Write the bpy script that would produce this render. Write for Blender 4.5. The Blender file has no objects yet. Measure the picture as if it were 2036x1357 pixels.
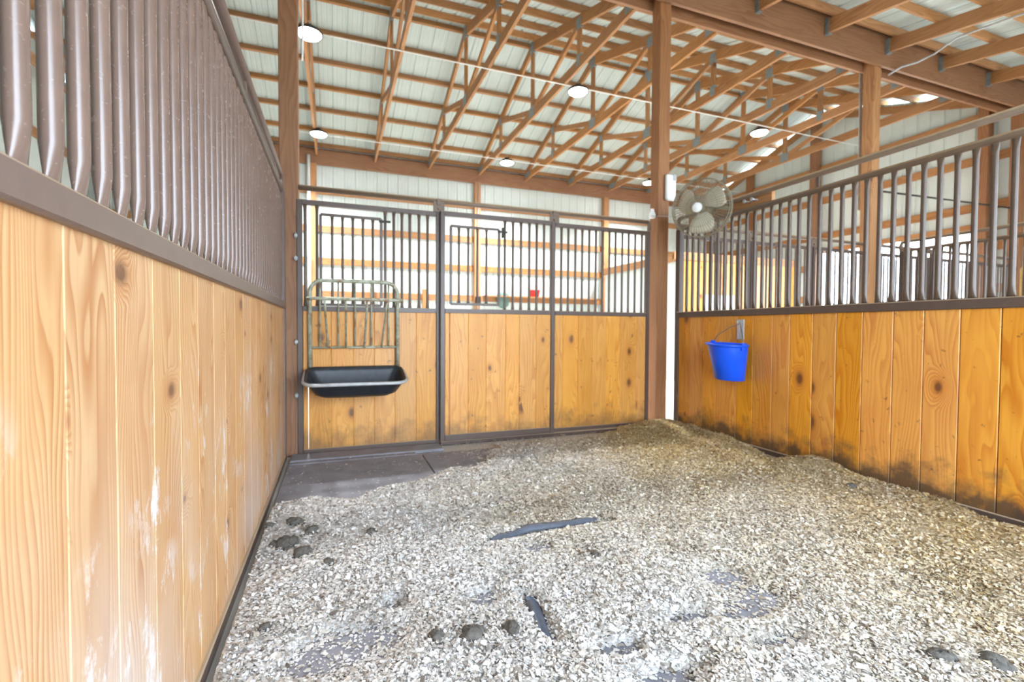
import bpy, math, random
import numpy as np
from mathutils import Vector, Matrix

random.seed(7); rng = np.random.default_rng(11)
S = bpy.context.scene
C = S.collection

# ------------------------------------------------------------------ camera
H_EYE = 1.0451
cam_d = bpy.data.cameras.new('camera'); cam = bpy.data.objects.new('camera', cam_d); C.objects.link(cam)
r_, u_, f_ = Vector((0.93661055, -0.35032727, 0.00561155)), Vector((0.00378835, 0.0261407, 0.9996511)), Vector((0.35035173, 0.9362625, -0.02581082))
m = Matrix.Identity(4)
for i in range(3):
    m[i][0] = r_[i]; m[i][1] = u_[i]; m[i][2] = -f_[i]
m[0][3], m[1][3], m[2][3] = 0.0, 0.0, H_EYE
cam.matrix_world = m
cam_d.sensor_width = 36; cam_d.sensor_fit = 'HORIZONTAL'; cam_d.lens = 939.64 / 2036 * 36
cam_d.clip_start = 0.02; cam_d.clip_end = 300
cam_d.dof.use_dof = True; cam_d.dof.focus_distance = 1.1; cam_d.dof.aperture_fstop = 4.0
S.camera = cam

# ------------------------------------------------------------------ world, exposure
W = bpy.data.worlds.new('overcast_sky'); S.world = W; W.use_nodes = True
bg = W.node_tree.nodes['Background']
bg.inputs['Color'].default_value = (0.70, 0.84, 1.0, 1); bg.inputs['Strength'].default_value = 8.3
LAMP_POWER = 100.0
S.view_settings.view_transform = 'Standard'; S.view_settings.look = 'None'
S.view_settings.exposure = 1.12; S.view_settings.gamma = 1.0; S.view_settings.use_curve_mapping = False
try:
    S.cycles.use_denoising = True
    S.cycles.max_bounces = 6; S.cycles.diffuse_bounces = 4; S.cycles.glossy_bounces = 3
    S.cycles.use_adaptive_sampling = True; S.cycles.adaptive_threshold = 0.06
    S.cycles.sample_clamp_indirect = 8.0
    S.cycles.caustics_reflective = False; S.cycles.caustics_refractive = False
except Exception:
    pass

# ------------------------------------------------------------------ node helpers / materials
def srgb(r, g, b):
    f = lambda c: (c / 255 / 12.92) if c / 255 <= 0.04045 else ((c / 255 + 0.055) / 1.055) ** 2.4
    return (f(r), f(g), f(b), 1)

class NT:
    def __init__(s, name, rough=0.6, metal=0.0, spec=0.5):
        s.m = bpy.data.materials.new(name); s.m.use_nodes = True
        s.t = s.m.node_tree; s.b = s.t.nodes['Principled BSDF']
        s.b.inputs['Roughness'].default_value = rough; s.b.inputs['Metallic'].default_value = metal
        s.b.inputs['Specular IOR Level'].default_value = spec
    def n(s, typ, **kw):
        nd = s.t.nodes.new(typ)
        for k, v in kw.items():
            if k in nd.inputs: nd.inputs[k].default_value = v
            else: setattr(nd, k, v)
        return nd
    def l(s, a, b): s.t.links.new(a, b)
    def coord(s, kind='Object'):
        return s.n('ShaderNodeTexCoord').outputs[kind]
    def mapping(s, vec, scale=(1, 1, 1), loc=None):
        mp = s.n('ShaderNodeMapping'); mp.inputs['Scale'].default_value = scale
        s.l(vec, mp.inputs['Vector'])
        if loc is not None: s.l(loc, mp.inputs['Location'])
        return mp.outputs[0]
    def noise(s, vec, scale, detail=3, rough=0.5, dist=0.0):
        n = s.n('ShaderNodeTexNoise'); n.inputs['Scale'].default_value = scale; n.inputs['Detail'].default_value = detail
        n.inputs['Roughness'].default_value = rough; n.inputs['Distortion'].default_value = dist
        s.l(vec, n.inputs['Vector']); return n.outputs['Fac']
    def ramp(s, fac, stops):
        r = s.n('ShaderNodeValToRGB'); e = r.color_ramp.elements
        while len(e) < len(stops): e.new(0.5)
        for i, (p, c) in enumerate(stops):
            e[i].position = p; e[i].color = c if len(c) == 4 else (*c, 1)
        s.l(fac, r.inputs[0]); return r.outputs[0]
    def math(s, op, a, b=None, c=None, clamp=False):
        n = s.n('ShaderNodeMath', operation=op); n.use_clamp = clamp
        for i, v in enumerate((a, b, c)):
            if v is None: continue
            if isinstance(v, (int, float)): n.inputs[i].default_value = v
            else: s.l(v, n.inputs[i])
        return n.outputs[0]
    def mix(s, fac, a, b, mode='MIX'):
        n = s.n('ShaderNodeMix', data_type='RGBA', blend_type=mode)
        for sock, v in ((n.inputs[0], fac), (n.inputs[6], a), (n.inputs[7], b)):
            if isinstance(v, (int, float)): sock.default_value = v
            elif isinstance(v, tuple): sock.default_value = v
            else: s.l(v, sock)
        return n.outputs[2]
    def maprange(s, v, a, b, c=0.0, d=1.0, smooth=False):
        n = s.n('ShaderNodeMapRange'); n.clamp = True
        if smooth: n.interpolation_type = 'SMOOTHSTEP'
        for i, x in enumerate((a, b, c, d)): n.inputs[i + 1].default_value = x
        s.l(v, n.inputs[0]); return n.outputs[0]
    def bump(s, h, strength=0.3, dist=0.01):
        n = s.n('ShaderNodeBump'); n.inputs['Strength'].default_value = strength; n.inputs['Distance'].default_value = dist
        s.l(h, n.inputs['Height']); s.l(n.outputs[0], s.b.inputs['Normal'])
    def base(s, c):
        if isinstance(c, tuple): s.b.inputs['Base Color'].default_value = c
        else: s.l(c, s.b.inputs['Base Color'])
    def rough(s, c): s.l(c, s.b.inputs['Roughness'])
    def sep(s, v):
        n = s.n('ShaderNodeSeparateXYZ'); s.l(v, n.inputs[0]); return n.outputs
    def comb(s, x, y, z):
        n = s.n('ShaderNodeCombineXYZ')
        for i, v in enumerate((x, y, z)):
            if isinstance(v, (int, float)): n.inputs[i].default_value = v
            else: s.l(v, n.inputs[i])
        return n.outputs[0]

M = {}
def pine(name, light, mid, dark, axis='Z', rings=34, knots=True, scuff=0.0, dirt=0.0, rough=0.45, tone=0.18, knot_scale=1.7, knot_cut=0.78):
    """boards: grain along the local axis, growth rings warped round the knots, per-board offset"""
    k = NT(name, rough); co = k.coord('Object')
    rnd = k.n('ShaderNodeObjectInfo').outputs['Random']
    off = k.math('MULTIPLY', rnd, 37.0)
    sx = k.sep(co)
    if axis == 'Z': across = k.math('ADD', sx[0], sx[1]); along = sx[2]
    elif axis == 'X': across = k.math('ADD', sx[1], sx[2]); along = sx[0]
    else: across = k.math('ADD', sx[0], sx[2]); along = sx[1]
    v2 = k.comb(k.math('ADD', across, off), k.math('ADD', along, k.math('MULTIPLY', rnd, 91.0)), off)
    slow = k.noise(k.mapping(v2, (3.2, 0.55, 1)), 1.6, 2)
    fibre = k.noise(k.mapping(v2, (120, 2.5, 1)), 1.0, 3, 0.6)
    kn_bump = None
    if knots:
        vo = k.n('ShaderNodeTexVoronoi', feature='F1', voronoi_dimensions='2D'); vo.inputs['Scale'].default_value = 1.0
        k.l(k.mapping(v2, (4.6, 4.6 / knot_scale, 1)), vo.inputs['Vector'])
        d = vo.outputs['Distance']
        present = k.math('GREATER_THAN', k.sep(vo.outputs['Color'])[0], knot_cut)
        kn_bump = k.math('MULTIPLY', k.maprange(d, 0.0, 0.42, 1, 0, True), present)
    phase = k.math('ADD', k.math('MULTIPLY', across, rings), k.math('MULTIPLY', slow, rings * 0.42))
    if kn_bump is not None: phase = k.math('ADD', phase, k.math('MULTIPLY', kn_bump, 5.0))
    saw = k.math('FRACT', phase)
    ring = k.math('MULTIPLY', k.maprange(saw, 0.25, 0.92, 0, 1), k.maprange(saw, 0.92, 1.0, 1, 0))
    ring = k.math('MULTIPLY', ring, k.maprange(k.noise(k.mapping(v2, (5, 1.2, 1)), 1.3, 2), 0.3, 0.65, 0.25, 1))
    c = k.mix(ring, light, mid)
    c = k.mix(k.math('MULTIPLY', k.maprange(fibre, 0.45, 0.8), 0.35), c, mid)
    c = k.mix(k.maprange(k.noise(k.mapping(v2, (2.0, 0.8, 1)), 2.2, 3), 0.45, 0.75, 0, 0.45), c, mid)
    hsv = k.n('ShaderNodeHueSaturation'); k.l(c, hsv.inputs['Color'])
    k.l(k.math('MULTIPLY_ADD', rnd, tone * 2, 1 - tone), hsv.inputs['Value'])
    rnd2 = k.math('FRACT', k.math('MULTIPLY', rnd, 17.3))
    k.l(k.math('MULTIPLY_ADD', rnd2, 0.10, 0.95), hsv.inputs['Saturation'])
    c = hsv.outputs[0]
    if knots:
        kr = k.math('MULTIPLY_ADD', k.sep(vo.outputs['Color'])[1], 1.1, 0.45); dk = k.math('DIVIDE', d, kr)
        core = k.math('MULTIPLY', k.maprange(dk, 0.05, 0.085, 1, 0, True), present)
        rim = k.math('MULTIPLY', k.maprange(dk, 0.07, 0.15, 0.55, 0, True), present)
        halo = k.math('MULTIPLY', k.maprange(dk, 0.10, 0.30, 0.5, 0, True), present)
        c = k.mix(halo, c, mid); c = k.mix(rim, c, dark)
        heart = k.noise(k.mapping(v2, (60, 60, 1)), 1.0, 2)
        c = k.mix(k.math('MULTIPLY', core, 0.8), c, k.mix(heart, (dark[0] * 0.5, dark[1] * 0.5, dark[2] * 0.5, 1), (dark[0] * 1.7, dark[1] * 1.7, dark[2] * 1.7, 1)))
    gp = k.n('ShaderNodeNewGeometry').outputs['Position']
    pz = k.sep(gp)[2]
    if scuff:
        s1 = k.noise(k.mapping(gp, (1, 1, 0.55)), 9.0, 7, 0.72)
        s2 = k.noise(k.mapping(gp, (1, 1, 1)), 2.1, 2)
        sc = k.math('MULTIPLY', k.maprange(s1, 0.545, 0.62), k.maprange(s2, 0.44, 0.58))
        sc = k.math('MULTIPLY', sc, k.maprange(pz, 1.0, 0.75, 0, 1))
        c = k.mix(k.math('MULTIPLY', sc, scuff), c, srgb(222, 216, 212))
        haze = k.math('MULTIPLY', k.maprange(k.noise(k.mapping(gp, (1, 1, .6)), 2.6, 4), 0.42, 0.75), k.maprange(pz, 1.0, 0.15, 0, 0.75))
        c = k.mix(k.math('MULTIPLY', haze, scuff), c, srgb(205, 196, 190))
    if dirt:
        dn = k.noise(gp, 7.0, 5, 0.65)
        lim = k.math('MULTIPLY_ADD', dn, 0.62, -0.10)
        dd = k.maprange(k.math('SUBTRACT', lim, pz), -0.05, 0.14)
        c = k.mix(k.math('MULTIPLY', dd, dirt), c, srgb(72, 58, 46))
        spots = k.math('MULTIPLY', k.maprange(k.noise(gp, 16.0, 4, 0.7), 0.64, 0.70), 0.7)
        c = k.mix(spots, c, srgb(88, 62, 40))
    k.base(c)
    k.bump(k.math('ADD', k.math('MULTIPLY', fibre, 0.6), ring), 0.25, 0.0015)
    M[name] = k.m
pine('pine_left', srgb(210, 172, 126), srgb(176, 118, 68), srgb(104, 72, 50), scuff=1.0, rings=52, dirt=0.0, rough=0.5, tone=0.05, knot_scale=0.75, knot_cut=0.80)  # one pine
pine('pine_right', srgb(214, 150, 60), srgb(184, 108, 34), srgb(92, 52, 28), rings=30, dirt=0.9, rough=0.42, tone=0.08, knot_cut=0.85)
pine('pine_front', srgb(220, 160, 76), srgb(194, 126, 48), srgb(98, 60, 36), rings=30, dirt=0.55, rough=0.45, tone=0.08)
for ax in 'XYZ':
    pine('timber_' + ax, srgb(176, 128, 82), srgb(148, 98, 58), srgb(84, 50, 28), axis=ax, rings=22, knots=(ax == 'Z'), rough=0.65, tone=0.12)
    pine('beam_' + ax, srgb(150, 106, 72), srgb(128, 84, 54), srgb(72, 42, 26), axis=ax, rings=20, knots=False, rough=0.6, tone=0.08)

def painted_steel(name, col, dust=0.0, rough=0.32, dustcol=srgb(172, 150, 122)):
    k = NT(name, rough, 0.0, 0.6); co = k.coord('Object')
    gp = k.n('ShaderNodeNewGeometry')
    n1 = k.noise(gp.outputs['Position'], 14, 5, 0.6)
    c = k.mix(k.maprange(n1, 0.35, 0.75, 0, 0.35), col, (col[0] * 1.5, col[1] * 1.45, col[2] * 1.4, 1))
    if dust:
        nz = k.sep(gp.outputs['Normal'])[2]
        up = k.math('MULTIPLY', k.maprange(k.math('ADD', nz, k.math('MULTIPLY_ADD', k.noise(gp.outputs['Position'], 30, 4, 0.7), 0.5, -0.25)), 0.05, 0.6), dust)
        speck = k.math('MULTIPLY', k.maprange(k.noise(gp.outputs['Position'], 90, 3, 0.6), 0.64, 0.72), 0.22 * dust)
        fac = k.math('MAXIMUM', up, speck)
        c = k.mix(fac, c, dustcol)
        k.rough(k.maprange(fac, 0, 1, rough, 0.9))
    k.base(c); k.bump(k.noise(gp.outputs['Position'], 260, 2), 0.12, 0.0006)
    M[name] = k.m
painted_steel('brown_bar', srgb(112, 92, 82), dust=0.3, rough=0.26)
painted_steel('brown_rail', srgb(104, 86, 78), dust=0.85, rough=0.36)
painted_steel('dark_bar', srgb(80, 64, 52), dust=0.35, rough=0.4)
painted_steel('dusty_pipe', srgb(104, 86, 70), dust=1.0, rough=0.5, dustcol=srgb(168, 144, 112))
painted_steel('dark_rail', srgb(80, 64, 56), dust=0.75, rough=0.42)

def plain(name, col, rough=0.5, metal=0.0, var=0.12, scale=12.0, spec=0.5, bump=0.0):
    k = NT(name, rough, metal, spec); gp = k.n('ShaderNodeNewGeometry').outputs['Position']
    n = k.noise(gp, scale, 5, 0.6)
    k.base(k.mix(k.maprange(n, 0.3, 0.7), (col[0] * (1 - var), col[1] * (1 - var), col[2] * (1 - var), 1), (min(1, col[0] * (1 + var)), min(1, col[1] * (1 + var)), min(1, col[2] * (1 + var)), 1)))
    if bump: k.bump(n, bump, 0.004)
    M[name] = k.m
plain('sheet_roof', srgb(190, 202, 198), 0.42, 0.0, 0.05, 3.0)
plain('sheet_wall', srgb(206, 216, 212), 0.42, 0.0, 0.05, 3.0)
plain('galvanised', srgb(176, 178, 178), 0.45, 0.25, 0.15, 30)
plain('plate_steel', srgb(132, 142, 144), 0.5, 0.2, 0.2, 30)
plain('rubber', srgb(132, 132, 140), 0.75, 0, 0.2, 7, bump=0.25)
plain('rubber_edge', srgb(80, 86, 98), 0.6, 0, 0.15, 20)
plain('concrete', srgb(190, 188, 182), 0.85, 0, 0.08, 4, bump=0.1)
plain('outdoor_ground', srgb(214, 206, 190), 0.9, 0, 0.1, 1.0)
plain('manure', srgb(84, 80, 74), 0.85, 0, 0.4, 60, bump=0.9)
plain('black_plastic', srgb(42, 46, 52), 0.42, 0, 0.35, 18)
plain('white_plastic', srgb(232, 234, 232), 0.4, 0, 0.03, 10)
plain('blue_plastic', srgb(8, 84, 226), 0.33, 0, 0.06, 6)
plain('wire_steel', srgb(120, 108, 96), 0.45, 0.6, 0.2, 30)
plain('fan_blade', srgb(190, 182, 160), 0.5, 0.0, 0.12, 14)
plain('fan_guard', srgb(138, 128, 106), 0.6, 0.2, 0.2, 30)
plain('dark_metal', srgb(58, 54, 50), 0.5, 0.5, 0.2, 20)
plain('black_rubber', srgb(34, 34, 36), 0.7, 0, 0.2, 20)
plain('red_plastic', srgb(206, 60, 62), 0.5, 0, 0.05, 10)
plain('green_grey', srgb(98, 128, 120), 0.7, 0, 0.15, 10)
plain('white_paint', srgb(236, 238, 238), 0.5, 0, 0.02, 10)
plain('dark_groove', srgb(58, 42, 28), 0.9, 0, 0.2, 20)  # dark brown for the backing behind the plank gaps
plain('hay', srgb(206, 170, 104), 0.9, 0, 0.25, 40, bump=0.5)

def feeder_metal():
    k = NT('worn_green_steel', 0.45, 0.1); gp = k.n('ShaderNodeNewGeometry').outputs['Position']
    c = k.mix(k.maprange(k.noise(gp, 16, 5, 0.65), 0.4, 0.62), srgb(176, 182, 164), srgb(138, 134, 106))
    c = k.mix(k.maprange(k.noise(gp, 9, 5, 0.7), 0.56, 0.64), c, srgb(138, 100, 68)); k.base(c)
    k.bump(k.noise(gp, 90, 3), 0.2, 0.001); M['worn_green_steel'] = k.m
feeder_metal()

def lamp_mat():
    k = NT('lamp_lens', 0.4); k.b.inputs['Emission Color'].default_value = (0.93, 0.97, 1.0, 1); k.b.inputs['Emission Strength'].default_value = 40
    k.base((0.9, 0.9, 0.9, 1)); k.m.cycles.emission_sampling = 'NONE'; M['lamp_lens'] = k.m
lamp_mat()

def shavings():
    for nm, isl in (('shavings', True), ('shavings_bed', False)):
        k = NT(nm, 0.85, 0, 0.2); gp = k.n('ShaderNodeNewGeometry')
        p = gp.outputs['Position']
        src = gp.outputs['Random Per Island'] if isl else k.maprange(k.noise(p, 90, 4, 0.7), 0.3, 0.7)
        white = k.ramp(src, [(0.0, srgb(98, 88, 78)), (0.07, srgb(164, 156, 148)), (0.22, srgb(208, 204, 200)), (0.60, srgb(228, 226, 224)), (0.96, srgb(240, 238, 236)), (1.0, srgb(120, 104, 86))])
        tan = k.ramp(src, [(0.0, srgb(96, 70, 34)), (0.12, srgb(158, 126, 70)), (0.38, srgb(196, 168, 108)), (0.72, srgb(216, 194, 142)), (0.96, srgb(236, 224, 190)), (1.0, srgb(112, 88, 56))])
        at = k.n('ShaderNodeAttribute', attribute_name='fresh')  # mask for fresh shavings plus painted warm light
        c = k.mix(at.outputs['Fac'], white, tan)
        at2 = k.n('ShaderNodeAttribute', attribute_name='soil')
        c = k.mix(k.math('MULTIPLY', at2.outputs['Fac'], 0.75), c, srgb(104, 92, 74))
        k.base(c)
        tr = k.n('ShaderNodeBsdfTranslucent'); k.l(c, tr.inputs['Color']); mx = k.n('ShaderNodeMixShader'); mx.inputs[0].default_value = 0.2 if isl else 0.0
        k.l(k.b.outputs[0], mx.inputs[1]); k.l(tr.outputs[0], mx.inputs[2])
        k.l(mx.outputs[0], [q for q in k.t.nodes if q.type == 'OUTPUT_MATERIAL'][0].inputs['Surface'])
        if not isl: k.bump(k.noise(p, 130, 4, 0.7), 0.7, 0.012)
        M[nm] = k.m
shavings()

# ------------------------------------------------------------------ mesh helpers
class MB:
    def __init__(s): s.v = []; s.f = []; s.sm = []
    def add(s, vs, fs, smooth=False):
        o = len(s.v); s.v += [tuple(v) for v in vs]; s.f += [tuple(i + o for i in f) for f in fs]; s.sm += [smooth] * len(fs)
    def box(s, x0, x1, y0, y1, z0, z1, bev=0.0):
        if bev <= 0:
            s.add([(x0, y0, z0), (x1, y0, z0), (x1, y1, z0), (x0, y1, z0), (x0, y0, z1), (x1, y0, z1), (x1, y1, z1), (x0, y1, z1)],
                  [(3, 2, 1, 0), (4, 5, 6, 7), (0, 1, 5, 4), (1, 2, 6, 5), (2, 3, 7, 6), (3, 0, 4, 7)])
            return
        b = bev; vs = []; idx = {}
        for cx, X in ((0, (x0, x1)),):
            pass
        P = {}
        for i in (0, 1):
            for j in (0, 1):
                for k in (0, 1):
                    X = (x0, x1)[i]; Y = (y0, y1)[j]; Z = (z0, z1)[k]
                    ix = b if i == 0 else -b; iy = b if j == 0 else -b; iz = b if k == 0 else -b
                    for a, pt in (('x', (X, Y + iy, Z + iz)), ('y', (X + ix, Y, Z + iz)), ('z', (X + ix, Y + iy, Z))):
                        P[(i, j, k, a)] = len(vs); vs.append(pt)
        fs = []
        for i in (0, 1):
            q = [P[(i, 0, 0, 'x')], P[(i, 1, 0, 'x')], P[(i, 1, 1, 'x')], P[(i, 0, 1, 'x')]]; fs.append(q if i else q[::-1])
            q = [P[(0, i, 0, 'y')], P[(0, i, 1, 'y')], P[(1, i, 1, 'y')], P[(1, i, 0, 'y')]]; fs.append(q if i else q[::-1])
            q = [P[(0, 0, i, 'z')], P[(1, 0, i, 'z')], P[(1, 1, i, 'z')], P[(0, 1, i, 'z')]]; fs.append(q if i else q[::-1])
        for j in (0, 1):
            for k in (0, 1):
                q = [P[(0, j, k, 'y')], P[(1, j, k, 'y')], P[(1, j, k, 'z')], P[(0, j, k, 'z')]]; fs.append(q if (j == k) else q[::-1])
                q = [P[(j, 0, k, 'x')], P[(j, 1, k, 'x')], P[(j, 1, k, 'z')], P[(j, 0, k, 'z')]]; fs.append(q if (j != k) else q[::-1])
                q = [P[(j, k, 0, 'x')], P[(j, k, 1, 'x')], P[(j, k, 1, 'y')], P[(j, k, 0, 'y')]]; fs.append(q if (j == k) else q[::-1])
        for i in (0, 1):
            for j in (0, 1):
                for k in (0, 1):
                    q = [P[(i, j, k, 'x')], P[(i, j, k, 'y')], P[(i, j, k, 'z')]]; fs.append(q if (i + j + k) % 2 else q[::-1])
        s.add(vs, fs)
    def beam(s, a, b, w, h, up=(0, 0, 1)):
        """rectangular bar from a to b: w sideways, h along up"""
        a = Vector(a); b = Vector(b); d = (b - a).normalized(); up = Vector(up)
        side = d.cross(up)
        if side.length < 1e-5: side = Vector((1, 0, 0))
        side.normalize(); u = side.cross(d).normalized()
        vs = []
        for p in (a, b):
            for sx, sz in ((-1, -1), (1, -1), (1, 1), (-1, 1)):
                vs.append(p + side * (sx * w / 2) + u * (sz * h / 2))
        s.add(vs, [(0, 1, 2, 3), (7, 6, 5, 4), (0, 4, 5, 1), (1, 5, 6, 2), (2, 6, 7, 3), (3, 7, 4, 0)])
    def tube(s, pts, r, n=10, closed=False, caps=True):
        pts = [Vector(p) for p in pts]; N = len(pts)
        rr = r if isinstance(r, (list, tuple)) else [r] * N
        prev = None; vs = []
        for i, p in enumerate(pts):
            if closed: t = (pts[(i + 1) % N] - pts[i - 1]).normalized()
            else: t = (pts[min(i + 1, N - 1)] - pts[max(i - 1, 0)]).normalized()
            if prev is None:
                ref = Vector((0, 0, 1)) if abs(t.z) < 0.9 else Vector((1, 0, 0))
                u = t.cross(ref).normalized()
            else:
                u = (prev - t * prev.dot(t)).normalized()
            prev = u; w = t.cross(u)
            for k in range(n):
                a = 2 * math.pi * k / n
                vs.append(p + (u * math.cos(a) + w * math.sin(a)) * rr[i])
        fs = []
        for i in range(N if closed else N - 1):
            j = (i + 1) % N
            for k in range(n):
                fs.append((i * n + k, i * n + (k + 1) % n, j * n + (k + 1) % n, j * n + k))
        s.add(vs, fs, True)
        if caps and not closed:
            s.f += [tuple(len(s.v) - N * n + k for k in range(n))[::-1], tuple(len(s.v) - n + k for k in range(n))]; s.sm += [False, False]
    def lathe(s, prof, n=24, o=(0, 0, 0), axis='Z'):
        vs = []; o = Vector(o)
        for r, z in prof:
            for k in range(n):
                a = 2 * math.pi * k / n
                c = (r * math.cos(a), r * math.sin(a), z)
                if axis == 'Y': c = (c[0], c[2], c[1])
                vs.append(o + Vector(c))
        fs = []
        for i in range(len(prof) - 1):
            for k in range(n):
                fs.append((i * n + k, i * n + (k + 1) % n, (i + 1) * n + (k + 1) % n, (i + 1) * n + k))
        s.add(vs, fs, True)
    def loft(s, rings, smooth=True, caps=True, wrap=True):
        n = len(rings[0]); vs = [p for r in rings for p in r]; fs = []
        for i in range(len(rings) - 1):
            for k in range(n if wrap else n - 1):
                fs.append((i * n + k, i * n + (k + 1) % n, (i + 1) * n + (k + 1) % n, (i + 1) * n + k))
        s.add(vs, fs, smooth)
        if caps:
            o = len(s.v) - len(vs)
            s.f += [tuple(o + k for k in range(n))[::-1], tuple(o + len(vs) - n + k for k in range(n))]; s.sm += [False, False]
    def mesh(s, name, mat):
        me = bpy.data.meshes.new(name); me.from_pydata([tuple(v) for v in s.v], [], s.f); me.update()
        me.polygons.foreach_set('use_smooth', s.sm)
        me.materials.append(M[mat]); return me
    def build(s, name, mat, parent=None, loc=None, **tags):
        return put(name, s.mesh(name, mat), parent, loc, **tags)

def put(name, me, parent=None, loc=None, rot=None, label=None, cat=None, group=None, kind=None):
    o = bpy.data.objects.new(name, me); C.objects.link(o)
    if loc is not None: o.location = loc
    if rot is not None: o.rotation_euler = rot
    if parent is not None: o.parent = parent
    return tag(o, label, cat, group, kind)
def tag(o, label=None, cat=None, group=None, kind=None):
    for k, v in (('label', label), ('category', cat), ('group', group), ('kind', kind)):
        if v: o[k] = v
    return o
def empty(name, loc=(0, 0, 0), label=None, cat=None, group=None, kind=None):
    o = bpy.data.objects.new(name, None); C.objects.link(o); o.location = loc; o.empty_display_size = 0.1
    return tag(o, label, cat, group, kind)

# ------------------------------------------------------------------ key dimensions
XL, XR, YF = -0.372, 3.380, 4.181          # stall wall faces, stall front plane
YE, YRIDGE, YH = 10.85, 7.52, 4.24          # far eave wall, ridge, header line
ZR, PITCH = 6.00, 0.33                       # roof sheet at the ridge
XG, X0 = 10.20, -4.20                        # gable wall, open end of the barn
def roof_z(y): return ZR - PITCH * abs(y - YRIDGE)

# ------------------------------------------------------------------ floor and ground
o = MB(); o.box(X0 - 2, 30, -14, 34, -0.35, -0.06); o.build('ground_outside', 'outdoor_ground', kind='structure')
o = MB(); o.box(X0, XG + 0.05, -1.7, YE + 0.1, -0.055, 0.0); FLOOR = o.build('floor', 'concrete', kind='structure')

# ------------------------------------------------------------------ sheet metal panels
def rib_panel(width, length, ribs=4, h=0.018, minor=True):
    """profiled sheet in the local x (across) / y (along) plane, ribs towards +z"""
    xs = [0.0]; zs = [0.0]; pitch = width / ribs
    for i in range(ribs):
        c = (i + 0.5) * pitch
        if minor:
            for q in (-0.33, ):
                m0 = c + q * pitch; xs += [m0 - .012, m0 - .006, m0 + .006, m0 + .012]; zs += [0, .004, .004, 0]
        xs += [c - .022, c - .009, c + .009, c + .022]; zs += [0, h, h, 0]
        if minor:
            m0 = c + 0.33 * pitch; xs += [m0 - .012, m0 - .006, m0 + .006, m0 + .012]; zs += [0, .004, .004, 0]
    xs.append(width); zs.append(0.0)
    b = MB(); n = len(xs); t = 0.0012
    b.loft([[(x, yy, z) for x, z in zip(xs, zs)] + [(x, yy, z + t) for x, z in zip(xs[::-1], zs[::-1])] for yy in (0, length)], smooth=False)
    return b
PW = 0.9
def slope_panels(parent, ya, za, yb, zb, x0, x1, mat):
    L = math.hypot(yb - ya, zb - za)
    me = rib_panel(PW, L).mesh('roof_panel', mat)
    ang = math.atan2(zb - za, yb - ya); x = x0
    while x < x1 - 0.01:
        put('roof_panel', me, parent, (x, ya, za), (ang, 0, 0)); x += PW
def purlins(parent, ya, za, yb, zb, ys, x0, x1):
    sl = (zb - za) / (yb - ya); ang = math.atan(sl)
    b = MB(); b.box(x0, x1, -0.045, 0.045, -0.0375, 0.0); me = b.mesh('purlin', 'timber_X')
    b = MB(); b.box(x0, x1, -0.019, 0.019, -0.089, 0.0); me = b.mesh('purlin', 'timber_X')
    for y in ys:
        put('purlin', me, parent, (0, y, za + sl * (y - ya) - 0.002), (ang, 0, 0))

ceil = empty('ceiling', (0, YRIDGE, ZR), kind='structure', label='white ribbed metal roof on timber purlins over the barn aisle', cat='roof')
ceil_l = ceil
for nm, (ya, yb) in (('far', (YRIDGE, YE + 0.25)), ('near', (YH - 0.02, YRIDGE))):
    za, zb = roof_z(ya), roof_z(yb)
    par = ceil
    Lp = []
    # children of the roof, placed in the world through an un-offset parent
    slope_panels_parent = None
    if nm == 'far':
        ys = [7.66 + 0.54 * i for i in range(6)] + [10.80]
    else:
        ys = [7.38 - 0.54 * i for i in range(6)] + [4.32]
    L = math.hypot(yb - ya, zb - za); ang = math.atan2(zb - za, yb - ya)
    me = rib_panel(PW, L).mesh('roof_panel', 'sheet_roof')
    x = X0
    while x < XG + 0.2:
        put('roof_panel', me, ceil, (x, ya - YRIDGE, za - ZR), (ang, 0, 0)); x += PW
    b = MB(); b.box(X0, XG + 0.1, -0.019, 0.019, -0.089, 0.0); mp = b.mesh('purlin', 'timber_X')
    for y in ys:
        put('purlin', mp, ceil, (0, y - YRIDGE, za + (zb - za) / (yb - ya) * (y - ya) - 0.002 - ZR), (ang, 0, 0))

# lean-to roof over the stalls
LZ, LP, LY0 = 4.925, 0.19, -1.65
lean = empty('ceiling', (0, YH, LZ), kind='structure', label='white ribbed metal lean-to roof sloping down over the stalls', cat='roof')
ya, yb = LY0, YH + 0.03
za, zb = LZ - LP * (YH - ya), LZ - LP * (YH - yb)
L = math.hypot(yb - ya, zb - za); ang = math.atan2(zb - za, yb - ya)
me = rib_panel(PW, L).mesh('roof_panel', 'sheet_roof'); x = X0
while x < XG + 0.2:
    put('roof_panel', me, lean, (x, ya - YH, za - LZ), (ang, 0, 0)); x += PW
b = MB(); b.box(X0, XG + 0.1, -0.019, 0.019, -0.089, 0.0); mp = b.mesh('purlin', 'timber_X')
y = 4.00
while y > LY0:
    put('purlin', mp, lean, (0, y - YH, -LP * (YH - y) - 0.002), (ang, 0, 0)); y -= 0.44

# ------------------------------------------------------------------ far eave wall and gable wall
wall_b = empty('wall_back', (0, YE, 0), kind='structure', label='white ribbed metal wall with timber girts behind the stall front', cat='wall')
me = rib_panel(PW, 4.95).mesh('wall_panel', 'sheet_wall'); x = X0
while x < XG - 0.1:
    put('wall_panel', me, wall_b, (x, 0.0, 0.0), (math.pi / 2, 0, 0)); x += PW
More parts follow.
